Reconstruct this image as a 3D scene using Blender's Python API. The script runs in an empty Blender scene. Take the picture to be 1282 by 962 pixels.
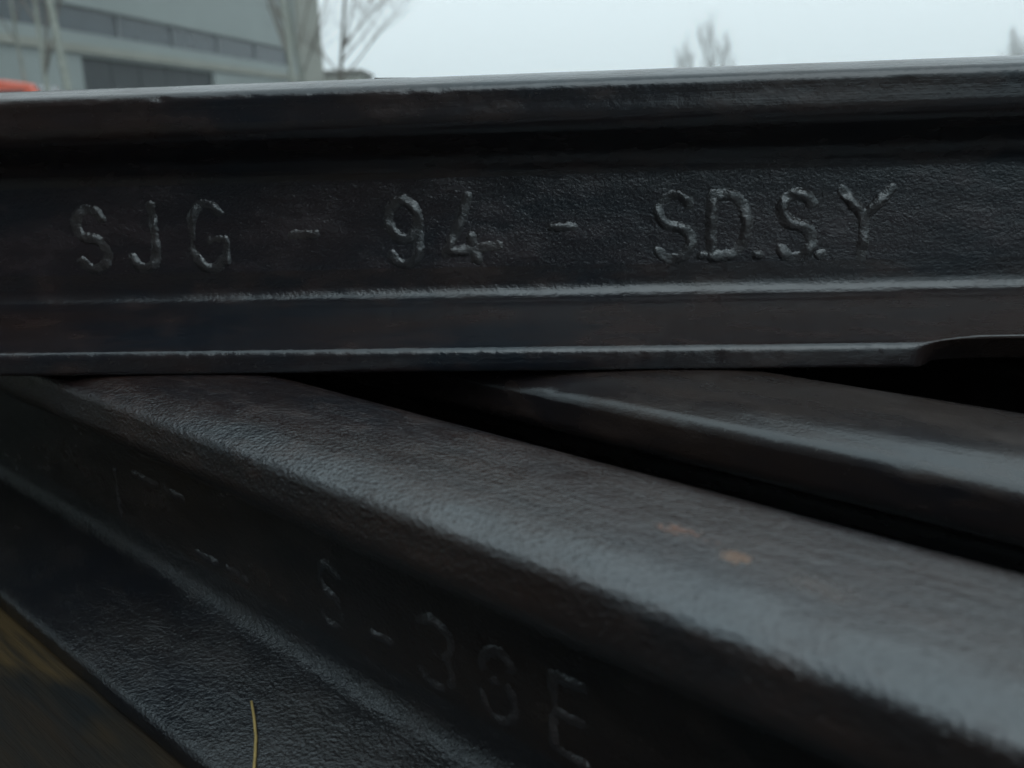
import bpy, bmesh, math, random
from mathutils import Vector, Matrix, noise
random.seed(7)
SC = bpy.context.scene
COL = SC.collection
MM = 0.001

# ------------------------------------------------------------------ camera
F_PX, YAW, PITCH, ROLL = 1165.5, -0.0855, -0.2618, -0.0311      # focal length in photograph pixels
CAM = Vector((0.0, -0.3876, 0.0852))                             # z = 0 is the level of the lower rails' heads
_rt = Vector((math.cos(YAW), -math.sin(YAW), 0))
FWD = Vector((math.sin(YAW)*math.cos(PITCH), math.cos(YAW)*math.cos(PITCH), math.sin(PITCH)))
_up = _rt.cross(FWD)
RGT = _rt*math.cos(ROLL) + _up*math.sin(ROLL)
UPV = -_rt*math.sin(ROLL) + _up*math.cos(ROLL)
cam_d = bpy.data.cameras.new('camera')
cam = bpy.data.objects.new('camera', cam_d); COL.objects.link(cam)
m3 = Matrix((RGT, UPV, -FWD)).transposed()
cam.matrix_world = Matrix.Translation(CAM) @ m3.to_4x4()
cam_d.sensor_width = 36.0
cam_d.lens = F_PX/1282.0*36.0
cam_d.clip_start = 0.005
cam_d.clip_end = 3000
cam_d.dof.use_dof = True
cam_d.dof.focus_distance = 0.335
cam_d.dof.aperture_fstop = cam_d.lens/2.7                        # 2.7 mm wide aperture
SC.camera = cam

# ------------------------------------------------------------------ world, sun, exposure
SUN_EL, SUN_AZ = math.radians(48), math.radians(165)
w = bpy.data.worlds.new('World'); SC.world = w; w.use_nodes = True
nt = w.node_tree; N = nt.nodes; L = nt.links
bg = N['Background']
sky = N.new('ShaderNodeTexSky'); sky.sky_type = 'NISHITA'; sky.sun_disc = False
sky.sun_elevation = SUN_EL; sky.sun_rotation = SUN_AZ
sky.dust_density = 6.0; sky.air_density = 1.0; sky.ozone_density = 1.0
mix = N.new('ShaderNodeMix'); mix.data_type = 'RGBA'; mix.inputs[0].default_value = 0.93
# closed cloud cover: brightens smoothly from the horizon to the zenith, the same all round
tcw = N.new('ShaderNodeTexCoord'); sx = N.new('ShaderNodeSeparateXYZ'); L.new(tcw.outputs['Generated'], sx.inputs[0])
mrw = N.new('ShaderNodeMapRange'); L.new(sx.outputs['Z'], mrw.inputs['Value'])
for i_, v_ in enumerate((0.0, 1.0, 1.31, 3.1)): mrw.inputs[i_+1].default_value = v_
vmw = N.new('ShaderNodeVectorMath'); vmw.operation = 'SCALE'; vmw.inputs[0].default_value = (6.85, 7.95, 8.3)
L.new(mrw.outputs[0], vmw.inputs['Scale'])
L.new(sky.outputs[0], mix.inputs[6]); L.new(vmw.outputs[0], mix.inputs[7])
L.new(mix.outputs[2], bg.inputs['Color']); bg.inputs['Strength'].default_value = 0.10
sd = bpy.data.lights.new('sun', 'SUN'); sd.energy = 1.25; sd.angle = math.radians(45); sd.color = (0.97, 0.99, 1.0)
sun = bpy.data.objects.new('sun', sd); COL.objects.link(sun)
sdir = Vector((math.sin(SUN_AZ)*math.cos(SUN_EL), math.cos(SUN_AZ)*math.cos(SUN_EL), math.sin(SUN_EL)))
sun.rotation_euler = sdir.to_track_quat('Z', 'Y').to_euler()
SC.render.engine = 'CYCLES'
SC.view_settings.view_transform = 'Standard'; SC.view_settings.look = 'None'
SC.view_settings.exposure = -0.32; SC.view_settings.gamma = 1.0

# ------------------------------------------------------------------ helpers
def ray(x, y):
    return (RGT*((x-641)/F_PX) - UPV*((y-481)/F_PX) + FWD)
def hit(x, y, p0, n):
    d = ray(x, y); t = (Vector(p0)-CAM).dot(Vector(n))/d.dot(Vector(n)); return CAM + d*t
def at_depth(x, y, depth):
    d = ray(x, y); h = Vector((d.x, d.y, 0)).length; return CAM + d*(depth/h)
def tag(o, label=None, cat=None, group=None, kind=None):
    for k, v in (('label', label), ('category', cat), ('group', group), ('kind', kind)):
        if v: o[k] = v
    return o
def empty(name, loc=(0, 0, 0), rz=0.0):
    o = bpy.data.objects.new(name, None); COL.objects.link(o); o.location = loc; o.rotation_euler = (0, 0, rz)
    o.empty_display_size = 0.1
    return o
def obj(name, verts, faces, mat, parent=None, smooth=False, normals=None):
    me = bpy.data.meshes.new(name); me.from_pydata(verts, [], faces); me.update()
    if smooth: me.polygons.foreach_set('use_smooth', [True]*len(me.polygons))
    if normals: me.normals_split_custom_set_from_vertices(normals)
    if mat: me.materials.append(mat)
    o = bpy.data.objects.new(name, me); COL.objects.link(o)
    if parent: o.parent = parent
    return o
class MB:
    def __init__(s): s.v = []; s.f = []
    def box(s, x0, x1, y0, y1, z0, z1):
        b = len(s.v)
        s.v += [(x, y, z) for z in (z0, z1) for y in (y0, y1) for x in (x0, x1)]
        s.f += [tuple(b+i for i in q) for q in ((0,2,3,1),(4,5,7,6),(0,1,5,4),(2,6,7,3),(0,4,6,2),(1,3,7,5))]
        return s
    def tube(s, pts, rads, n=6, cap=True):
        b = len(s.v); pts = [Vector(p) for p in pts]
        for i, p in enumerate(pts):
            d = (pts[min(i+1, len(pts)-1)]-pts[max(i-1, 0)]).normalized()
            a = d.cross(Vector((0, 0, 1)) if abs(d.z) < .9 else Vector((1, 0, 0))).normalized(); c = d.cross(a)
            for k in range(n):
                t = 2*math.pi*k/n; s.v.append(tuple(p+(a*math.cos(t)+c*math.sin(t))*rads[i]))
        for i in range(len(pts)-1):
            for k in range(n):
                k2 = (k+1) % n
                s.f.append((b+i*n+k, b+i*n+k2, b+(i+1)*n+k2, b+(i+1)*n+k))
        if cap:
            s.f.append(tuple(b+k for k in range(n))[::-1]); e = b+(len(pts)-1)*n
            s.f.append(tuple(e+k for k in range(n)))
        return s
    def build(s, name, mat, parent=None, smooth=False): return obj(name, s.v, s.f, mat, parent, smooth)

# ------------------------------------------------------------------ materials
def nodes(name):
    m = bpy.data.materials.new(name); m.use_nodes = True
    return m, m.node_tree.nodes, m.node_tree.links, m.node_tree.nodes['Principled BSDF']
def noise_tex(N, L, vec, scale, detail=3, rough=.55):
    t = N.new('ShaderNodeTexNoise'); t.inputs['Scale'].default_value = scale
    t.inputs['Detail'].default_value = detail; t.inputs['Roughness'].default_value = rough
    if vec: L.new(vec, t.inputs['Vector'])
    return t.outputs['Fac']
def mapped(N, L, scale=(1, 1, 1), rot=(0, 0, 0)):
    tc = N.new('ShaderNodeTexCoord'); mp = N.new('ShaderNodeMapping')
    mp.inputs['Scale'].default_value = scale; mp.inputs['Rotation'].default_value = rot
    L.new(tc.outputs['Object'], mp.inputs['Vector']); return mp.outputs['Vector']
def rng(N, L, val, a, b, c, d):
    r = N.new('ShaderNodeMapRange'); L.new(val, r.inputs['Value'])
    for i, x in enumerate((a, b, c, d)): r.inputs[i+1].default_value = x
    return r.outputs['Result']
def mixc(N, L, fac, a, b):
    m = N.new('ShaderNodeMix'); m.data_type = 'RGBA'
    L.new(fac, m.inputs[0])
    for i, c in ((6, a), (7, b)):
        if isinstance(c, tuple): m.inputs[i].default_value = (*c, 1)
        else: L.new(c, m.inputs[i])
    return m.outputs[2]
def math_n(N, L, op, a, b):
    m = N.new('ShaderNodeMath'); m.operation = op
    for i, v in enumerate((a, b)):
        if isinstance(v, (int, float)): m.inputs[i].default_value = v
        else: L.new(v, m.inputs[i])
    return m.outputs[0]

def steel(name, dark, brown, fine=1.0, coarse=1.0, rough=(.26, .46), spec=.5, spots=(), grain=520, roll=1.0):
    """dark rolled steel with mill scale: granular skin, smoother stretches, lengthwise rolling marks, brownish patches, a wet sheen"""
    m, N, L, B = nodes(name)
    v = mapped(N, L, (0.8, 1, 1))
    n1 = noise_tex(N, L, v, grain, 3, .62)
    n2 = noise_tex(N, L, v, 170, 2, .5)
    v2 = mapped(N, L, (0.35, 1, 1))
    n3 = noise_tex(N, L, v2, 24, 4, .6)
    n4 = noise_tex(N, L, v, 1100, 2, .5)
    n5 = noise_tex(N, L, mapped(N, L, (.02, 1, 1)), 330, 3, .6)
    n6 = noise_tex(N, L, mapped(N, L, (.5, 1, 1)), 75, 3, .6)
    patch = rng(N, L, n3, .36, .64, 0, 1)
    col = mixc(N, L, patch, dark, brown)
    col = mixc(N, L, rng(N, L, n6, .50, .72, 0, .6), col, tuple(x*1.7 for x in brown))
    sp = rng(N, L, n4, .68, .78, 0, .6)
    col = mixc(N, L, sp, col, (.045, .040, .034))
    ro = math_n(N, L, 'ADD', rng(N, L, n3, .3, .7, rough[0], rough[1]), rng(N, L, n6, .45, .75, 0, .10))
    tc = N.new('ShaderNodeTexCoord')
    for (px, py, pz, rx, ry, c, s) in spots:
        mp = N.new('ShaderNodeMapping'); mp.vector_type = 'POINT'
        mp.inputs['Location'].default_value = (-px/rx, -py/ry, -pz/.012); mp.inputs['Scale'].default_value = (1/rx, 1/ry, 1/.012)
        L.new(tc.outputs['Object'], mp.inputs['Vector'])
        ln = N.new('ShaderNodeVectorMath'); ln.operation = 'LENGTH'; L.new(mp.outputs[0], ln.inputs[0])
        nz = math_n(N, L, 'ADD', rng(N, L, n2, .3, .7, -.55, .55), rng(N, L, n1, .3, .7, -.55, .55))
        d = math_n(N, L, 'ADD', ln.outputs['Value'], nz)
        f = rng(N, L, d, .30, 1.0, s, 0)
        col = mixc(N, L, f, col, c)
        rf = N.new('ShaderNodeMix'); L.new(f, rf.inputs[0]); L.new(ro, rf.inputs[2]); rf.inputs[3].default_value = .7
        ro = rf.outputs[0]
    L.new(col, B.inputs['Base Color']); L.new(ro, B.inputs['Roughness'])
    B.inputs['Specular IOR Level'].default_value = spec
    B.inputs['Specular Tint'].default_value = (.84, .95, 1.0, 1)
    h = math_n(N, L, 'ADD', math_n(N, L, 'MULTIPLY', n1, .00042*fine*520/grain), math_n(N, L, 'MULTIPLY', n2, .00055*coarse))
    h = math_n(N, L, 'MULTIPLY', h, rng(N, L, n6, .35, .65, .62, 1.12))
    h = math_n(N, L, 'ADD', h, math_n(N, L, 'MULTIPLY', n4, .00008*fine))
    h = math_n(N, L, 'ADD', h, math_n(N, L, 'MULTIPLY', n5, .00016*roll))
    bp = N.new('ShaderNodeBump'); bp.inputs['Distance'].default_value = 1.0; bp.inputs['Strength'].default_value = 1.0
    L.new(h, bp.inputs['Height']); L.new(bp.outputs['Normal'], B.inputs['Normal'])
    return m
def plain(name, c, rough=.7, scale=3.0, var=.25, bump=0.0, metal=0.0, c2=None):
    m, N, L, B = nodes(name)
    n = noise_tex(N, L, mapped(N, L), scale, 5, .6)
    f = rng(N, L, n, .3, .7, 0, 1)
    c2 = c2 or tuple(x*(1-var) for x in c)
    L.new(mixc(N, L, f, c, c2), B.inputs['Base Color'])
    B.inputs['Roughness'].default_value = rough; B.inputs['Metallic'].default_value = metal
    if bump:
        b = N.new('ShaderNodeBump'); b.inputs['Distance'].default_value = bump; L.new(n, b.inputs['Height']); L.new(b.outputs[0], B.inputs['Normal'])
    return m
def wood(name, turn=0.0, sap=None):
    m, N, L, B = nodes(name)
    v = mapped(N, L, (1.0, 9, 9), (0, 0, turn))
    g1 = noise_tex(N, L, v, 9, 5, .65)
    v2 = mapped(N, L, (2.2, 40, 40), (0, 0, turn))
    g2 = noise_tex(N, L, v2, 6, 4, .6)
    g3 = noise_tex(N, L, mapped(N, L, (1, 2.2, 1), (0, 0, turn)), 14, 3, .5)
    c = mixc(N, L, rng(N, L, g1, .35, .65, 0, 1), (.005, .007, .008), (.013, .010, .007))
    c = mixc(N, L, rng(N, L, g3, .54, .68, 0, .6), c, (.022, .015, .007))
    if sap:                                                   # paler sapwood along one edge of the board
        nx, ny, c0 = sap
        tc = N.new('ShaderNodeTexCoord'); dt = N.new('ShaderNodeVectorMath'); dt.operation = 'DOT_PRODUCT'
        L.new(tc.outputs['Object'], dt.inputs[0]); dt.inputs[1].default_value = (nx, ny, 0)
        e = math_n(N, L, 'ADD', dt.outputs['Value'], rng(N, L, g3, .3, .7, -.008, .008))
        e = math_n(N, L, 'ADD', e, rng(N, L, g2, .3, .7, -.003, .003))
        c = mixc(N, L, rng(N, L, e, c0-.004, c0+.005, 0, .9), c, (.040, .028, .012))
    c = mixc(N, L, rng(N, L, g2, .48, .70, 0, .75), c, (.008, .008, .007))
    L.new(c, B.inputs['Base Color']); B.inputs['Roughness'].default_value = .85; B.inputs['Specular IOR Level'].default_value = .12
    b = N.new('ShaderNodeBump'); b.inputs['Distance'].default_value = .0016; L.new(g2, b.inputs['Height']); L.new(b.outputs[0], B.inputs['Normal'])
    return m

DARK, BROWN = (.005, .0068, .0098), (.014, .0088, .0078)
# ------------------------------------------------------------------ large structure
DECK = -0.10795            # underside of the lower rails
GZ = DECK - 0.045 - 0.12   # yard level
g = obj('ground', [(-380, -380, GZ), (380, -380, GZ), (380, 380, GZ), (-380, 380, GZ)], [(0, 1, 2, 3)],
        plain('yard_dirt', (.085, .078, .066), .95, 9.0, .45, .03)); tag(g, kind='structure')

# ------------------------------------------------------------------ rails
def fillet_poly(ctrl):
    """ctrl: (lat, z, radius, steps) -> rounded polyline in mm"""
    out = []
    for i, (x, z, r, n) in enumerate(ctrl):
        p = Vector((x, z))
        if r <= 0 or i in (0, len(ctrl)-1): out.append(p); continue
        a = (Vector(ctrl[i-1][:2])-p).normalized(); b = (Vector(ctrl[i+1][:2])-p).normalized()
        ang = a.angle(b); t = r/math.tan(ang/2)
        c = p+(a+b).normalized()*(r/math.sin(ang/2))
        s, e = p+a*t-c, p+b*t-c
        tot = s.angle_signed(e) if hasattr(s, 'angle_signed') else 0
        a0 = math.atan2(s.y, s.x); a1 = math.atan2(e.y, e.x)
        dlt = (a1-a0+math.pi) % (2*math.pi)-math.pi
        for k in range(n+1):
            q = a0+dlt*k/n; out.append(c+Vector((math.cos(q), math.sin(q)))*r)
    return out
def subdiv(pl, step):
    out = [pl[0]]
    for a, b in zip(pl, pl[1:]):
        n = max(1, int((b-a).length/step))
        for k in range(1, n+1): out.append(a.lerp(b, k/n))
    return out
WEB = 6.15
def rail_profile(hw=30.3, r=4.2, under=9.0, R1=260.0, R2=26.0, tilt=21.0, xs=13.5):
    """closed outline in mm, front side first (+lat = front)"""
    tilt = math.radians(tilt); xk = hw-xs
    cz = lambda x: 107.95-(R1-math.sqrt(R1*R1-x*x))
    h = [Vector((xk*k/8, cz(xk*k/8))) for k in range(8)]        # crowned running surface
    a0 = math.asin(xk/R1); x, z = xk, cz(xk)
    for k in range(9):                                           # shoulder, rolling over more tightly
        a = a0+(tilt-a0)*k/8
        h.append(Vector((xk+R2*(math.sin(a)-math.sin(a0)), z-R2*(math.cos(a0)-math.cos(a)))))
    p = h[-1]
    h += fillet_poly([(p.x, p.y, 0, 0), (hw, p.y-math.tan(tilt)*(hw-p.x), r, 10), (hw+.3, 87.8, under, 9), (WEB, 76.2, 13, 12),
                      (WEB, 20.0, 8.0, 10), (53.97, 8.9, 3.4, 7), (53.97, 0, 1.8, 4), (0, 0, 0, 0)])[1:]
    h = subdiv(h, 1.6)
    return h + [Vector((-p.x, p.y)) for p in h[-2:0:-1]]
PROF_STD = rail_profile()
PROF_WIDE = rail_profile(34.4, 5.5, 6.0, 200.0, 34.0, 20.0, 17.0)
HEADZ, FOOTZ = 69.0, 33.0

def make_rail(name, loc, rz, x0, x1, d0, d1, mats, seed, notch=None, step=2.0*MM, seam=None, amp=1.0, PROF=PROF_STD):
    NP = len(PROF)
    """one rail along its local x; the stretch d0..d1 is finely sectioned"""
    root = empty(name, loc, rz)
    xs = []
    x = x0
    while x < d0: xs.append(x); x += .06
    x = d0
    while x < d1: xs.append(x); x += step
    x = d1
    while x < x1: xs.append(x); x += .06
    xs.append(x1)
    V = []
    sv = Vector((seed*3.1, seed*1.7, 0))
    for x in xs:
        calm = max(0.0, min(1.0, (x-d0)/.05, (d1-x)/.05))          # the coarse far ends stay true to the plain section
        wob = calm*.25*noise.noise(Vector((x*14, seed, 0)))*amp
        for p in PROF:
            lat, z = p.x, p.y
            q = Vector((x*150, lat*.16, z*.16))+sv
            n = .11*noise.noise(q)+.06*noise.noise(q*2.7)
            q2 = Vector((x*28, lat*.03, z*.03))+sv
            n += .22*noise.noise(q2)*amp
            if z < .5: n = 0
            n *= calm
            c = Vector((0, 100 if z > HEADZ else (50 if z > FOOTZ else 4)))
            o = Vector((p.x, 0)) if HEADZ >= z >= FOOTZ else (p-c)
            if o.length > 1e-6: o.normalize()
            if z < .5: o = Vector((0, 0))
            l2, z2 = lat+o.x*n, z+o.y*n
            if z > 80 and abs(lat) > 20: l2 += wob*(1 if lat > 0 else -1)
            if calm > 0 and seam and lat > 24 and z > 80:                      # lapped lip along the head's upper corner
                zs = seam(x)
                k = max(0.0, min(1.0, (zs-z)/1.8))
                if z < zs: l2 -= .35*calm*k*max(0, 1-(zs-z)/11)
            if lat > 48 and 2 < z < 14:                            # nicks along the foot's edge
                l2 -= calm*1.5*max(0, noise.noise(Vector((x*210, seed, 7)))-.28)+calm*.35*noise.noise(Vector((x*420, seed, 9)))
            if 22 < abs(lat) and 96 < z < 105.5:                  # and small ones along the head's corner
                l2 -= (1 if lat > 0 else -1)*calm*.8*max(0, noise.noise(Vector((x*190, seed+z*.25, 11)))-.3)
            if notch and lat > 30 and z < 30:
                cut = notch(x)
                if cut > 0: l2 = min(l2, 54.2-cut-(.95*min(1, cut/3))*max(0, 9.2-z)) if lat > 40 else l2
            V.append((x, -l2*MM, z2*MM))
    Fc = {'head': [], 'web': [], 'foot': []}
    for i in range(len(xs)-1):
        for k in range(NP):
            k2 = (k+1) % NP
            zm = (PROF[k].y+PROF[k2].y)/2
            part = 'head' if zm > HEADZ else ('web' if zm > FOOTZ else 'foot')
            Fc[part].append((i*NP+k, (i+1)*NP+k, (i+1)*NP+k2, i*NP+k2))
    me = bpy.data.meshes.new('tmp'); me.from_pydata(V, [], Fc['head']+Fc['web']+Fc['foot']); me.update()
    nrm = [v.normal.copy() for v in me.vertices]; bpy.data.meshes.remove(me)
    last = (len(xs)-1)*NP
    parts = {}
    for part in ('foot', 'web', 'head'):
        faces = list(Fc[part])
        loop = [k for k in range(NP) if any(k in (f % NP for f in fc) for fc in faces[:NP])]
        used = sorted({i for f in faces for i in f}); mp = {o: n for n, o in enumerate(used)}
        vs = [V[i] for i in used]; ns = [nrm[i] for i in used]
        fs = [tuple(mp[i] for i in f) for f in faces]
        # sawn ends: own verts so that they stay flat shaded
        for base, sgn in ((0, -1), (last, 1)):
            segs = [loop]
            b = len(vs); vs += [V[base+k] for k in loop]; ns += [Vector((sgn, 0, 0))]*len(loop)
            cap = tuple(range(b, b+len(loop)))
            fs.append(cap if sgn < 0 else cap[::-1])
        parts[part] = obj(part, vs, fs, mats[part], root, True, ns)
    return root, parts

# stroke font, 0..1 wide, 0..1 high
def arc(cx, cy, rx, ry, a0, a1, n=14):
    return [(cx+rx*math.cos(math.radians(a0+(a1-a0)*k/n)), cy+ry*math.sin(math.radians(a0+(a1-a0)*k/n))) for k in range(n+1)]
GLYPH = {
 'S': [arc(.5, .755, .46, .235, 25, 265) + arc(.5, .26, .48, .25, 85, -150)],
 'J': [[(.78, 1), (.78, .3)] + arc(.42, .28, .36, .27, 0, -160)],
 'G': [arc(.5, .5, .48, .49, 45, 318, 24), [(.92, .14), (.92, .44), (.56, .44)]],
 '-': [[(0, .5), (1, .5)]],
 '9': [arc(.48, .69, .44, .30, 0, 360, 22), [(.92, .69), (.92, .3)] + arc(.48, .27, .44, .26, 0, -155)],
 '4': [[(.46, 1.0), (.36, .72), (.02, .16), (.55, .22), (1.0, .26)], [(.50, .40), (.60, .06)]],
 'D': [[(.12, .02), (.12, .98), (.45, .98)] + arc(.45, .5, .5, .48, 90, -90) + [(.12, .02)]],
 '.': [[(.4, .04), (.6, .04)]],
 'Y': [[(0, 1), (.48, .60), (1, 1.02)], [(.48, .60), (.48, .0)]],
 '3': [arc(.45, .75, .45, .24, 150, -80) , arc(.45, .27, .48, .26, 85, -150)],
 '6': [arc(.5, .29, .44, .28, 0, 360, 20), [(.06, .3), (.06, .62)] + arc(.5, .68, .44, .30, 180, 35)],
 'E': [[(.95, 1), (.08, 1), (.08, 0), (.95, 0)], [(.08, .52), (.85, .52)]],
 '1': [[(.5, 1), (.5, 0)]],
}
def seg_d(p, a, b):
    ab = b-a; t = max(0, min(1, (p-a).dot(ab)/max(ab.length_squared, 1e-12))); return (p-(a+ab*t)).length
def raised(ch, x0, x1, z0, z1, parent, mat, seed, hgt=1.5, wid=2.3, slant=0.0, name='raised_letter', wear=.4):
    """one rolled-on character, standing proud of the web's front face; sizes in mm, x along the rail"""
    segs = []
    for st in GLYPH[ch]:
        pts = [Vector((x0+(x1-x0)*u+slant*(v-.5)*(z1-z0), z0+(z1-z0)*v)) for u, v in st]
        segs += list(zip(pts, pts[1:]))
    st = .45; mg = wid+1.2
    ax = min(min(a.x, b.x) for a, b in segs)-mg; bx = max(max(a.x, b.x) for a, b in segs)+mg
    az = min(min(a.y, b.y) for a, b in segs)-mg; bz = max(max(a.y, b.y) for a, b in segs)+mg
    nx = int((bx-ax)/st)+1; nz = int((bz-az)/st)+1
    V = []; H = []
    for j in range(nz):
        for i in range(nx):
            p = Vector((ax+i*st, az+j*st))
            q = Vector((p.x*.55, p.y*.55, seed*5.3))
            d = min(seg_d(p, a, b) for a, b in segs) + .5*noise.noise(q) + .35*noise.noise(q*2.3)
            k = max(0.0, 1-(max(0, d)/wid)**2)
            fade = 1-wear+wear*max(-1, min(1, 2.2*noise.noise(Vector((p.x*.17, p.y*.17, seed*2.1)))))
            h = hgt*k**.62*max(.25, fade)
            H.append(h); V.append((p.x*MM, -(WEB-.20+h)*MM, p.y*MM))
    F = []
    for j in range(nz-1):
        for i in range(nx-1):
            f = (j*nx+i, j*nx+i+1, (j+1)*nx+i+1, (j+1)*nx+i)
            if max(H[k] for k in f) > 0.02: F.append(f)
    used = sorted({i for f in F for i in f}); mp = {o: n for n, o in enumerate(used)}
    return obj(name, [V[i] for i in used], [tuple(mp[i] for i in f) for f in F], mat, parent, True)

head_a = steel('steel_head_upper', DARK, BROWN, .4, .25, (.18, .28), .5)
web_a = steel('steel_web_upper', DARK, (.013, .0092, .0105), 1.55, .45, (.15, .25), grain=900, roll=.3)
letter_a = steel('steel_raised_upper', (.014, .016, .018), (.020, .017, .017), 1.5, .45, (.13, .22), .65, grain=900, roll=0)
foot_a = steel('steel_foot_upper', DARK, BROWN, .65, .3, (.16, .27), grain=700)
NX = hit(1138, 436, (0, -.0535, .008), (0, -1, 0)).x          # a bite out of the foot's edge starts here
A, AP = make_rail('steel_rail', (0, 0, 0), 0.0, -1.5, 1.6, -.55, .55, {'head': head_a, 'web': web_a, 'foot': foot_a}, 1.0,
    notch=lambda x: 0 if x < NX else (lambda t: t*t*(3-2*t))(min(1, (x-NX)/.026))*(6.2+1.8*noise.noise(Vector((x*45, 0, 3))))*(1 if x < .26 else max(0, 1-(x-.26)/.05)),
    seam=lambda x: 99.6+1.1*noise.noise(Vector((x*17, 2.2, 0)))+.7*noise.noise(Vector((x*60, 1.2, 0))))
tag(A, 'dark steel rail resting across the other rails, raised letters SJG - 94 - SDSY on its web', 'rail')
def web_hit(x, y):
    p = hit(x, y, (0, -WEB*MM, 0), (0, -1, 0)); return p.x*1000, p.z*1000
LET = [('S', 96, 133, 262, 338, 0), ('J', 160, 203, 258, 338, 0), ('G', 238, 284, 255, 338, 0), ('-', 366, 394, 254, 334, 0),
       ('9', 486, 527, 250, 332, 0), ('4', 556, 622, 246, 330, 0), ('-', 690, 718, 243, 325, 0),
       ('S', 822, 866, 244, 325, 0), ('.', 872, 890, 240, 324, 0), ('D', 884, 938, 242, 322, 0), ('.', 942, 958, 240, 322, 0),
       ('S', 976, 1018, 242, 324, 0), ('.', 1022, 1038, 240, 323, 0), ('Y', 1052, 1114, 238, 322, 0)]
for i, (ch, xa, xb, ya, yb, sl) in enumerate(LET):
    xm = (xa+xb)/2; ym = (ya+yb)/2
    x0 = web_hit(xa, ym)[0]; x1 = web_hit(xb, ym)[0]; z1 = web_hit(xm, ya)[1]; z0 = web_hit(xm, yb)[1]
    nm = 'raised_dash' if ch == '-' else ('raised_dot' if ch == '.' else ('raised_digit' if ch in '94' else 'raised_letter'))
    raised(ch, x0, x1, z0, z1, AP['web'], letter_a, i+1.0, name=nm, wid=2.4 if ch not in '-.' else 2.1)

BETA, B_OFS = -0.6727, 0.1374
PITCHW = 0.1087
bd = Vector((math.cos(BETA), math.sin(BETA), 0)); bn = Vector((math.sin(BETA), -math.cos(BETA), 0))
def to_b(p, ofs):                      # world -> local of a lower rail
    q = p-(bn*ofs+Vector((0, 0, DECK))); return Vector((q.dot(bd), -q.dot(bn), q.z))
sp1 = to_b(hit(852, 666, (0, 0, -.0005), (0, 0, 1)), B_OFS); sp2 = to_b(hit(926, 700, (0, 0, -.0005), (0, 0, 1)), B_OFS)
RUST = (.20, .065, .016)
head_b = steel('steel_head_lower', (.008, .008, .010), (.017, .0095, .0075), 2.7, .30, (.09, .15), .95, grain=800, roll=.6,
    spots=((sp1.x, sp1.y, .1075, .0065, .0030, RUST, .32), (sp2.x, sp2.y, .1075, .0036, .0023, (.16, .068, .018), .46),
           (sp1.x+.035, sp1.y-.006, .1075, .006, .003, (.05, .03, .02), .3)))
web_b = steel('steel_web_lower', (.006, .006, .0068), (.012, .0085, .007), 1.7, .4, (.15, .24), grain=850, roll=.3)
foot_b = steel('steel_foot_lower', (.006, .007, .009), (.010, .009, .009), 2.3, .65, (.13, .22), .65, grain=720, roll=.3)
RB, BPT = make_rail('steel_rail', bn*B_OFS+Vector((0, 0, DECK)), BETA, -2.2, 1.8, -.55, .70, {'head': head_b, 'web': web_b, 'foot': foot_b}, 2.0)
tag(RB, 'dark steel rail with two rust spots on its head, next to the bare plank', 'rail', 'rails laid side by side on planks')
def webb_hit(x, y):
    q = to_b(hit(x, y, bn*(B_OFS+WEB*MM), bn), B_OFS); return q.x*1000, q.z*1000
def raised_b(ch, bl, tl, br, i, nm, **k):
    x0, z0 = webb_hit(*bl); _, z1 = webb_hit(*tl); x1, _ = webb_hit(*br)
    raised(ch, x0, x1, z0, z1, BPT['web'], letter_a, i+30.0, name=nm, **k)
LB = [('S', (404, 776), (404, 703), (430, 792), 'raised_letter'), ('-', (470, 830), (470, 760), (492, 840), 'raised_dash'),
      ('3', (526, 848), (526, 768), (572, 872), 'raised_digit'), ('6', (604, 890), (604, 806), (650, 914), 'raised_digit'),
      ('E', (690, 936), (690, 844), (736, 962), 'raised_letter'), ('1', (146, 642), (146, 590), (158, 648), 'raised_digit'),
      ('-', (252, 728), (252, 660), (276, 740), 'raised_dash'), ('-', (290, 748), (290, 680), (316, 762), 'raised_dash'),
      ('-', (172, 628), (172, 562), (200, 640), 'raised_dash'), ('-', (212, 652), (212, 580), (234, 662), 'raised_dash')]
for i, (ch, bl, tl, br, nm) in enumerate(LB): raised_b(ch, bl, tl, br, i, nm, hgt=1.15, wid=1.9, wear=.5)

mats_c = {'head': steel('steel_head_rear', (.008, .008, .010), (.016, .011, .009), .6, .10, (.20, .30), .6, grain=900, roll=.6), 'web': web_b, 'foot': foot_b}
C_OFS = .0225
RC, _ = make_rail('steel_rail', bn*C_OFS+Vector((0, 0, DECK)), BETA, -1.9, 2.1, -.40, .70, mats_c, 3.0, PROF=PROF_WIDE)
tag(RC, 'clean broad-headed dark rail right behind the rust-spotted rail, under the lettered rail', 'rail', 'rails laid side by side on planks')
for k, lab, e in ((2, 'rail added to the lower row to darken the gap, sawn end under the lettered rail', .05), (3, 'fourth rail from the bare plank, added to the lower row to darken the gap', .157),
                  (4, 'fifth rail, farthest from the bare plank, added to the lower row to darken the gap', .293)):
    r, _ = make_rail('steel_rail', bn*(C_OFS-PITCHW*(k-1))+Vector((0, 0, DECK)), BETA, -2.1+.07*k, e, -.3, e+.001, mats_c, 3.0+k, step=6*MM)  # rails added so the gap behind the clean rail goes dark
    tag(r, lab, 'rail', 'rails laid side by side on planks')
back = {'head': mats_c['head'], 'web': web_b, 'foot': foot_b}  # hidden rails added behind the lettered one to shade the ground beneath
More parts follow.
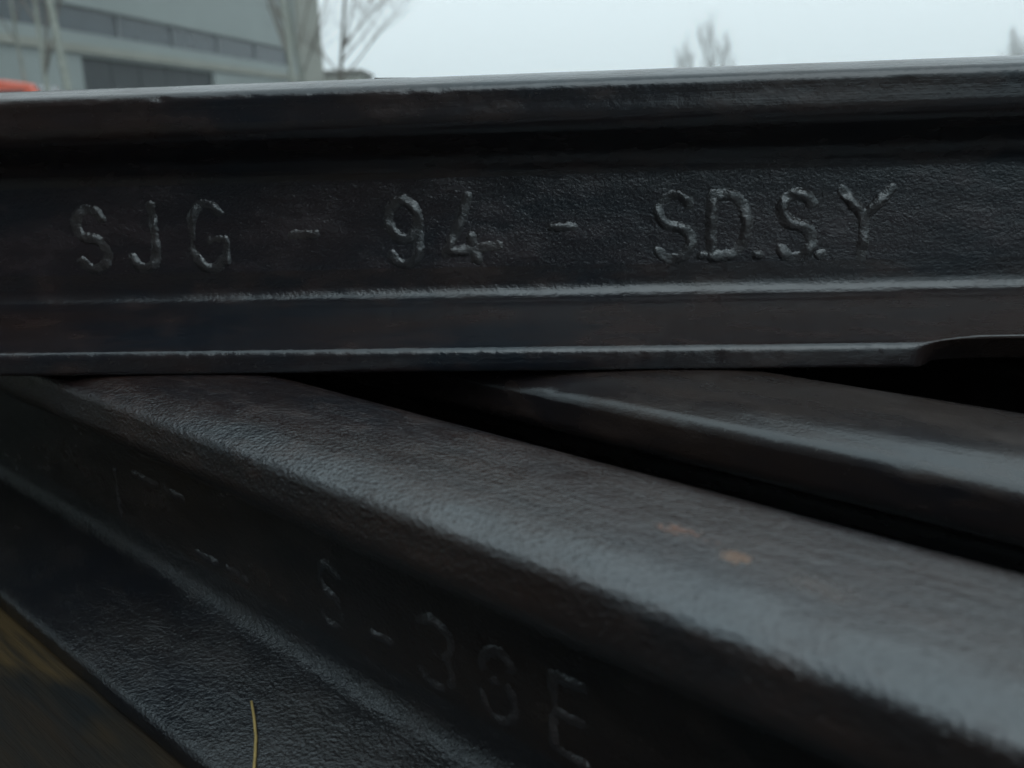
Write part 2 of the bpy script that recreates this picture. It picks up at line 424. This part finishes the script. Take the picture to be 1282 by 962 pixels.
for k, lab in ((1, 'added unseen shading rail directly behind the lettered rail, foot against foot'), (2, 'added unseen shading rail, second behind the lettered rail, in the same layer'),
               (3, 'added unseen shading rail, farthest behind the lettered rail, in the same layer')):
    y = .1095*k; xm = -(B_OFS-PITCHW/2+.782*y)/.623
    r, _ = make_rail('steel_rail', (0, y, 0), 0.0, -1.6+.03*k, 1.38-.04*k, -.3, .5, back, 5.0+k, step=8*MM)
    tag(r, lab, 'rail', 'rails of the upper layer')
A['group'] = 'rails of the upper layer'

# ------------------------------------------------------------------ planks and bearers below
def plank(name, n0, n1, s0, s1, z1, th, rz, mat, seed, label, cat, group=None):
    """board whose long side runs along the lower rails; edges waney, top slightly cupped"""
    c = bn*((n0+n1)/2)+bd*((s0+s1)/2)+Vector((0, 0, z1-th))
    Ln, W = s1-s0, n1-n0
    nl, nw = 90, 14
    V = []; F = []
    for j in (0, 1):
        for i in range(nl+1):
            for k in range(nw+1):
                x = -Ln/2+Ln*i/nl; y = -W/2+W*k/nw
                if k in (0, nw): y += .003*noise.noise(Vector((x*9, seed, k)))
                z = j*th
                if j: z -= .0012*max(0, noise.noise(Vector((x*6, y*60, seed)))) + .0006
                if j and k in (0, nw): z -= .003
                V.append((x, y, z))
    S = (nl+1)*(nw+1); R_ = nw+1
    for i in range(nl):
        for k in range(nw):
            a = i*R_+k
            F.append((S+a, S+a+R_, S+a+R_+1, S+a+1)); F.append((a, a+1, a+R_+1, a+R_))
        for k in (0, nw):
            a = i*R_+k; q = (a, a+R_, S+a+R_, S+a); F.append(q if k == 0 else q[::-1])
    for i in (0, nl):
        for k in range(nw):
            a = i*R_+k; q = (a, S+a, S+a+1, a+1); F.append(q if i == 0 else q[::-1])
    o = obj(name, V, F, mat, None); o.location = c; o.rotation_euler = (0, 0, rz)
    return tag(o, label, cat, group)
def pl_loc(x, y):
    q = hit(x, y, (0, 0, DECK), (0, 0, 1)); q = q-(bn*.2275+bd*(-.05)); return Vector((q.dot(bd), -q.dot(bn)))
q1, q2 = pl_loc(-20, 838), pl_loc(150, 868)
qn = Vector((-(q2-q1).y, (q2-q1).x)).normalized()
if qn.y < 0: qn = -qn
wd0 = wood('weathered_wood_pale_edge', .12, (qn.x, qn.y, qn.dot(q1)))
wd = wood('weathered_wood', .12); wd2 = wood('bearer_wood')
PG = 'planks under the row of rails'
plank('wooden_plank', .060, .395, -2.1, 2.0, DECK, .045, BETA, wd0, 1, 'weathered brown plank left bare beside the rust-spotted rail', 'plank', PG)
plank('wooden_plank', -.135, .052, -2.1, 2.0, DECK, .045, BETA, wd, 2, 'plank under the clean rail behind the rust-spotted rail', 'plank', PG)
plank('wooden_plank', -.345, -.142, -2.1, 2.0, DECK, .045, BETA, wd, 3, 'plank at the back under the rails farthest from the bare plank', 'plank', PG)
for s, lab in ((-1.6, 'squared timber bearer under the planks, towards the hall'), (1.5, 'squared timber bearer under the planks, towards the open yard')):
    mb = MB().box(-.075, .075, -.39, .39, 0, .12)
    o = mb.build('timber_bearer', wd2); o.location = bn*.03+bd*s+Vector((0, 0, GZ)); o.rotation_euler = (0, 0, BETA)
    tag(o, lab, 'timber', 'timber bearers on the ground')

# ------------------------------------------------------------------ small things lying on the rails
straw_m = plain('dry_straw', (.26, .195, .065), .7, 300, .35)
def foot_pt(x, y, lift=.0006):
    # the front foot slope of the row's first rail falls from the web towards its edge
    p0 = bn*(B_OFS+.0535)+Vector((0, 0, DECK+.0089)); p1 = bn*(B_OFS+.020)+Vector((0, 0, DECK+.0168))
    n = bd.cross(p1-p0).normalized()
    if n.z < 0: n = -n
    return hit(x, y, p0, n)+n*lift
P = [foot_pt(*q) for q in ((316, 884), (319, 902), (321, 925), (320, 950), (317, 985), (312, 1010))]
P[0] += Vector((0, 0, .0012)); base = P[3].copy()
mb = MB().tube([p-base for p in P], [.00045, .0005, .00052, .0005, .00055, .00055], 6)
o = mb.build('straw', straw_m, None, True); o.location = base
tag(o, 'short dry yellow straw lying on the foot of the rust-spotted rail', 'straw')
tz = .1079
p0 = hit(470, 97, (0, -.004, tz), (0, -1, 0)); p1 = hit(512, 96, (0, .002, tz), (0, -1, 0))
mb = MB().tube([Vector((0, 0, .0003)), Vector((.006, .001, .00025)), Vector((.014, .0045, .0003))], [.0003, .00025, .0002], 6)
o = mb.build('twig', plain('twig_bark', (.03, .028, .024), .8, 200), None, True); o.location = (p0.x, -.006, tz)
tag(o, 'tiny dark twig lying on top of the lettered rail', 'twig')

# ------------------------------------------------------------------ trees
bark_w = plain('birch_bark', (.24, .265, .235), .8, 14, .45, .004)
bark_g = plain('grey_bark', (.13, .125, .105), .85, 10, .4)
twig_m = plain('winter_twigs', (.15, .14, .12), .85, 10, .3)
def grow(mbT, mbC, p, d, ln, r, depth, rnd, spread, up, first=True, dens=1.0, rmin=.004):
    n = 5; pts = [p]; rad = [r]
    q = p.copy(); dd = d.copy()
    for i in range(n):
        dd = (dd+Vector((rnd.uniform(-1, 1), rnd.uniform(-1, 1), rnd.uniform(-.4, .6)))*.10+Vector((0, 0, up*.06))).normalized()
        q = q+dd*(ln/n); pts.append(q); rad.append(r*(1-.72*(i+1)/n) if depth else r*(1-.85*(i+1)/n))
    (mbT if first else mbC).tube(pts, rad, 7 if first else (5 if depth > 1 else 3), cap=first)
    if depth == 0: return
    k = int((rnd.randint(5, 7) if not first else rnd.randint(11, 14))*dens)
    for j in range(k):
        t = rnd.uniform(.25 if first else .2, .98); i = min(n-1, int(t*n)); f = t*n-i
        b = pts[i].lerp(pts[i+1], f)
        ax = Vector((rnd.uniform(-1, 1), rnd.uniform(-1, 1), rnd.uniform(-.2, .3))).normalized()
        nd = (dd*(1-spread)+ax*spread+Vector((0, 0, up*.25))).normalized()
        rr = (rad[i]*(1-f)+rad[i+1]*f)
        grow(mbT, mbC, b, nd, ln*rnd.uniform(.34, .55)*(1.1-.4*t if first else 1), max(rr*.5, rmin), depth-1, rnd, spread, up, False, dens, rmin)
def tree(name, px, depth, h, r, label, seed, bark, lean=(0, 0), spread=.55, up=1.0, levels=3, twig=None, group=None, dens=1.0, rmin=.004):
    rnd = random.Random(seed)
    b = at_depth(px, 160, depth); b.z = GZ
    root = empty(name, b)
    T, C = MB(), MB()
    grow(T, C, Vector((0, 0, -.02)), Vector((lean[0], lean[1], 1)).normalized(), h, r, levels, rnd, spread, up, True, dens, rmin)
    T.build('trunk', bark, root, True); C.build('crown', twig or twig_m, root, True)
    return tag(root, label, 'tree', group)
TG = 'young birches in front of the hall'
tree('birch_tree', 95, 17, 6.6, .075, 'straight young birch with a pale trunk before the hall wall', 1, bark_w, (.005, 0), .5, 1.2, 3, None, TG)
tree('birch_tree', 62, 19, 6.4, .055, 'thin leaning birch beside the straight pale birch', 2, bark_w, (-.10, .02), .45, 1.2, 3, None, TG)
tree('birch_tree', 46, 21, 6.2, .04, 'slender second stem left of the leaning birch', 9, bark_w, (-.05, .02), .45, 1.2, 2, None, TG)
tree('birch_tree', 375, 30, 9.0, .13, 'pale birch standing in front of the corner of the hall', 3, bark_w, (0, 0), .5, 1.1, 3, None, TG)
tree('birch_tree', 392, 33, 9.2, .10, 'second pale birch just past the corner of the hall', 4, bark_w, (.0, .0), .5, 1.1, 3, None, TG)
tree('bare_tree', 414, 38, 9.5, .10, 'bare winter tree fanning out beside the hall corner', 6, bark_g, (.16, 0), .66, .7, 3, None, None, 1.5, .006)
FG = 'far bare trees on the skyline'
tree('bare_tree', 858, 170, 11.6, .16, 'far faint bare tree, middle height of the three standing together', 11, bark_g, (0, 0), .4, 1.4, 3, None, FG, 1.6, .008)
tree('bare_tree', 889, 175, 13.6, .2, 'far faint bare tree, tallest of the three standing together', 12, bark_g, (0, 0), .4, 1.4, 3, None, FG, 1.6, .008)
tree('bare_tree', 908, 172, 11.2, .16, 'far faint bare tree, lowest of the three standing together', 13, bark_g, (0, 0), .4, 1.4, 3, None, FG, 1.6, .008)
tree('bare_tree', 1262, 165, 11.0, .16, 'far faint bare tree standing with one other over the rail', 14, bark_g, (0, 0), .4, 1.4, 3, None, FG, 1.6, .008)
tree('bare_tree', 1282, 168, 11.0, .16, 'broader far bare tree of the faint pair over the rail', 15, bark_g, (0, 0), .45, 1.3, 3, None, FG, 1.6, .008)

# ------------------------------------------------------------------ hall
VPX = 850
fd = ray(VPX, 162); fd = Vector((fd.x, fd.y, 0)).normalized()        # direction in which the facade recedes
corner = at_depth(408, 160, 60); corner.z = GZ
phi = math.atan2(fd.y, fd.x)
hall = empty('factory_hall', corner, phi)                             # local -x comes towards the camera, local -y faces the yard
clad = plain('grey_cladding', (.21, .245, .24), .6, .25, .14)
beige = plain('beige_render', (.24, .25, .22), .85, .6, .2)
glassd = plain('dark_glass', (.03, .045, .055), .18, 2, .3)
framem = plain('window_frame_paint', (.16, .18, .19), .6, 4, .2)
doorm = plain('dark_door_paint', (.018, .026, .03), .6, 2, .3)
def loc_on(x, y):
    n = Vector((-fd.y, fd.x, 0)); p = hit(x, y, corner, n); q = p-corner; return q.dot(fd), q.z
LX = -58.0
wz1 = loc_on(354, 60)[1]; wz0 = loc_on(354, 82.5)[1]
dx0 = loc_on(104, 90)[0]; dx1 = loc_on(268, 95)[0]; dz = (loc_on(105, 71)[1]+loc_on(240, 88)[1])/2
print('HALL', wz0, wz1, dx0, dx1, dz)
wx1 = loc_on(362, 70)[0]
H = 12.5
mb = MB()                                                             # front wall in pieces round its openings
mb.box(LX, 0, 0, .3, wz1, H); mb.box(wx1, 0, 0, .3, wz0, wz1); mb.box(LX, 0, 0, .3, dz, wz0)
mb.box(LX, dx0, 0, .3, 0, dz); mb.box(dx1, 0, 0, .3, 0, dz)
mb.build('front_wall', clad, hall)
MB().box(-.3, 0, .31, 30, 0, H).build('end_wall', beige, hall)
MB().box(LX, 0, 30.01, 30.3, 0, H).build('rear_wall', clad, hall)
MB().box(LX-.3, LX-.005, 0, 30.3, 0, H).build('end_wall', clad, hall)
MB().box(LX-.6, .4, -.4, 30.6, H+.005, H+.35).build('roof', plain('roof_sheet', (.2, .21, .21), .6), hall)
MB().box(-3.4, .06, -.12, -.005, 0, H-.02).build('corner_pillar', beige, hall)
MB().box(LX, -3.45, -.10, -.005, dz+.12, dz+.42).build('lintel_band', beige, hall)
n = 13
pw = (wx1-LX)/n
pm = None
for i in range(n):
    xa = LX+pw*i
    if pm is None:
        pane = MB().box(.05, pw-.05, .14, .17, wz0+.05, wz1-.05).build('window_pane', glassd, hall); pm = pane.data; pane.location.x = xa
        fr = MB().box(-.04, .05, .06, .2, wz0, wz1).build('mullion', framem, hall); fm = fr.data; fr.location.x = xa
    else:
        a = bpy.data.objects.new('window_pane', pm); COL.objects.link(a); a.parent = hall; a.location.x = xa
        a = bpy.data.objects.new('mullion', fm); COL.objects.link(a); a.parent = hall; a.location.x = xa
for z0, z1 in ((wz0+.003, wz0+.06), (wz1-.06, wz1-.003)):
    MB().box(LX+.05, wx1-.003, .07, .135, z0, z1).build('window_rail', framem, hall)
nd = 5; dw = (dx1-dx0)/nd
for i in range(nd): MB().box(dx0+dw*i+.03, dx0+dw*(i+1)-.03, .16, .22, .02, dz-.03).build('door_leaf', doorm, hall)
tag(hall, 'big grey factory hall with a strip of dark windows above a wide dark door', 'building')
# low annex past the corner
ac = at_depth(404, 160, 82); ac.z = GZ
annex = empty('low_annex', ac, YAW*-1)
az = at_depth(430, 88, 82).z-GZ
aw = (at_depth(456, 90, 82)-at_depth(404, 90, 82)).length
mb = MB(); mb.box(-8, aw, 0, .25, 0, az-.3); mb.box(aw-.25, aw, .26, 7, 0, az-.3); mb.build('wall', beige, annex)
MB().box(-8.2, aw+.25, -.3, 7.2, az-.295, az).build('roof', plain('annex_roof', (.13, .13, .11), .8), annex)
MB().box(aw-2.4, aw-1.2, -.04, -.005, 1, 2.4).build('window', glassd, annex)
MB().box(aw-4.4, aw-3.2, -.04, -.005, 0, 2.2).build('door', doorm, annex)
tag(annex, 'low beige annex with a flat roof beyond the hall corner', 'building')

# ------------------------------------------------------------------ red van
vd = 21.0
nose = at_depth(96, 118, vd); nose.z = GZ
topz = at_depth(22, 101, vd).z-GZ
van = empty('red_van', nose, math.radians(8))                         # local +x is its nose, the rest lies to the left
redp = plain('red_paint', (.45, .075, .035), .35, 3, .12)
s = topz/1.95
side = [(-4.2, .35), (0.55, .35), (0.62, .75), (.35, 1.05), (-.25, 1.18), (-.72, 1.86), (-1.3, 1.95), (-4.0, 1.93), (-4.22, 1.7)]
side = [(x*s, z*s) for x, z in side]
V = []; nS = len(side)
prof_y = ((-.80, 0), (-.86, .06), (.86, .06), (.80, 0))
for y, inset in ((-.86, .0), (-.74, .0), (.74, .0), (.86, .0)):
    for x, z in side:
        k = .05 if abs(y) > .8 else 0
        yy = y*(1-.10*max(0, z/s-1.1))
        V.append((x, yy*s, z-(k*s if z > 1.2*s else 0)))
F = [tuple(range(nS)), tuple(range(3*nS, 4*nS))[::-1]]
for a in range(3):
    for i in range(nS):
        j = (i+1) % nS; F.append((a*nS+i, (a+1)*nS+i, (a+1)*nS+j, a*nS+j))
obj('body', V, F, redp, van)
glass2 = plain('van_glass', (.02, .025, .03), .08)
obj('windscreen', [(-.245*s, -.62*s, 1.235*s), (-.245*s, .62*s, 1.235*s), (-.69*s, .58*s, 1.86*s), (-.69*s, -.58*s, 1.86*s)], [(0, 1, 2, 3)], glass2, van)
for x0, x1 in ((-1.75, -.85), (-2.9, -1.9), (-4.0, -3.05)):
    for sg in (-1, 1):
        obj('side_window', [(x*s, sg*(.86*(1-.10*(z-1.1))+.012)*s, z*s) for x, z in ((x0, 1.2), (x1+(.25 if x1 > -1 else 0), 1.2), (x1, 1.72), (x0, 1.72))],
            [(0, 1, 2, 3) if sg < 0 else (3, 2, 1, 0)], glass2, van)
tyre = plain('tyre_rubber', (.02, .02, .02), .9)
for x in (-.25, -3.3):
    for sg in (-1, 1):
        wb = MB(); wb.tube([(x*s, sg*.70*s, .33*s), (x*s, sg*.72*s, .33*s), (x*s, sg*.88*s, .33*s), (x*s, sg*.90*s, .33*s)], [.29*s, .33*s, .33*s, .29*s], 24)
        wh = wb.build('wheel', tyre, van)
        MB().tube([(x*s, sg*.895*s, .33*s), (x*s, sg*.915*s, .33*s)], [.2*s, .17*s], 16).build('rim', plain('rim_metal', (.5, .5, .5), .3, 5, .1, 0, 1.0), wh)
for sg in (-1, 1):
    MB().box(.50*s, .63*s, (sg*.6-.13)*s, (sg*.6+.13)*s, .78*s, .92*s).build('headlight', plain('lamp_glass', (.7, .7, .7), .1), van)
MB().box(.56*s, .70*s, -.84*s, .84*s, .36*s, .56*s).build('bumper', plain('bumper_plastic', (.03, .03, .03), .6), van)
tag(van, 'red van parked in front of the hall, only its roof showing', 'van')

# ------------------------------------------------------------------ shed added out of view to keep light off the rail sides
SB = BETA-.66
shed = empty('added_shade_shed', CAM+Vector((math.sin(SB), -math.cos(SB), 0))*1.9, SB); shed.location.z = GZ  # added light blocker in shed form, outside the view
sm = plain('dark_sheet_metal', (.045, .048, .05), .7, .8, .3)
V = []; F = []
nx = 240
for i in range(nx+1):
    x = -.35+17.95*i/nx; y = .03 if i % 4 in (0, 1) else -.03
    V += [(x, y, 0), (x, y, 3.1)]
F = [(2*i, 2*i+1, 2*i+3, 2*i+2) for i in range(nx)]
obj('front_wall', V, F, sm, shed)
MB().box(-.35, -.25, -8, -.04, 0, 3.1).build('end_wall', sm, shed); MB().box(17.5, 17.6, -8, -.04, 0, 3.1).build('end_wall', sm, shed)
MB().box(-.24, 17.49, -8, -7.9, 0, 3.1).build('rear_wall', sm, shed)
MB().box(-.55, 17.8, -8.3, .06, 3.105, 3.3).build('roof', sm, shed)
tag(shed, 'added unseen corrugated shed that keeps light off the rail sides', 'shed')

# ------------------------------------------------------------------ haze
hz, N, L, B = nodes('thin_haze'); N.remove(B)
pv = N.new('ShaderNodeVolumePrincipled'); pv.inputs['Color'].default_value = (.90, .96, .98, 1)
pv.inputs['Density'].default_value = .0013; pv.inputs['Anisotropy'].default_value = .2
L.new(pv.outputs[0], N['Material Output'].inputs['Volume'])
o = MB().box(-400, 400, -400, 400, GZ-1, 26).build('haze', hz); tag(o, kind='stuff')
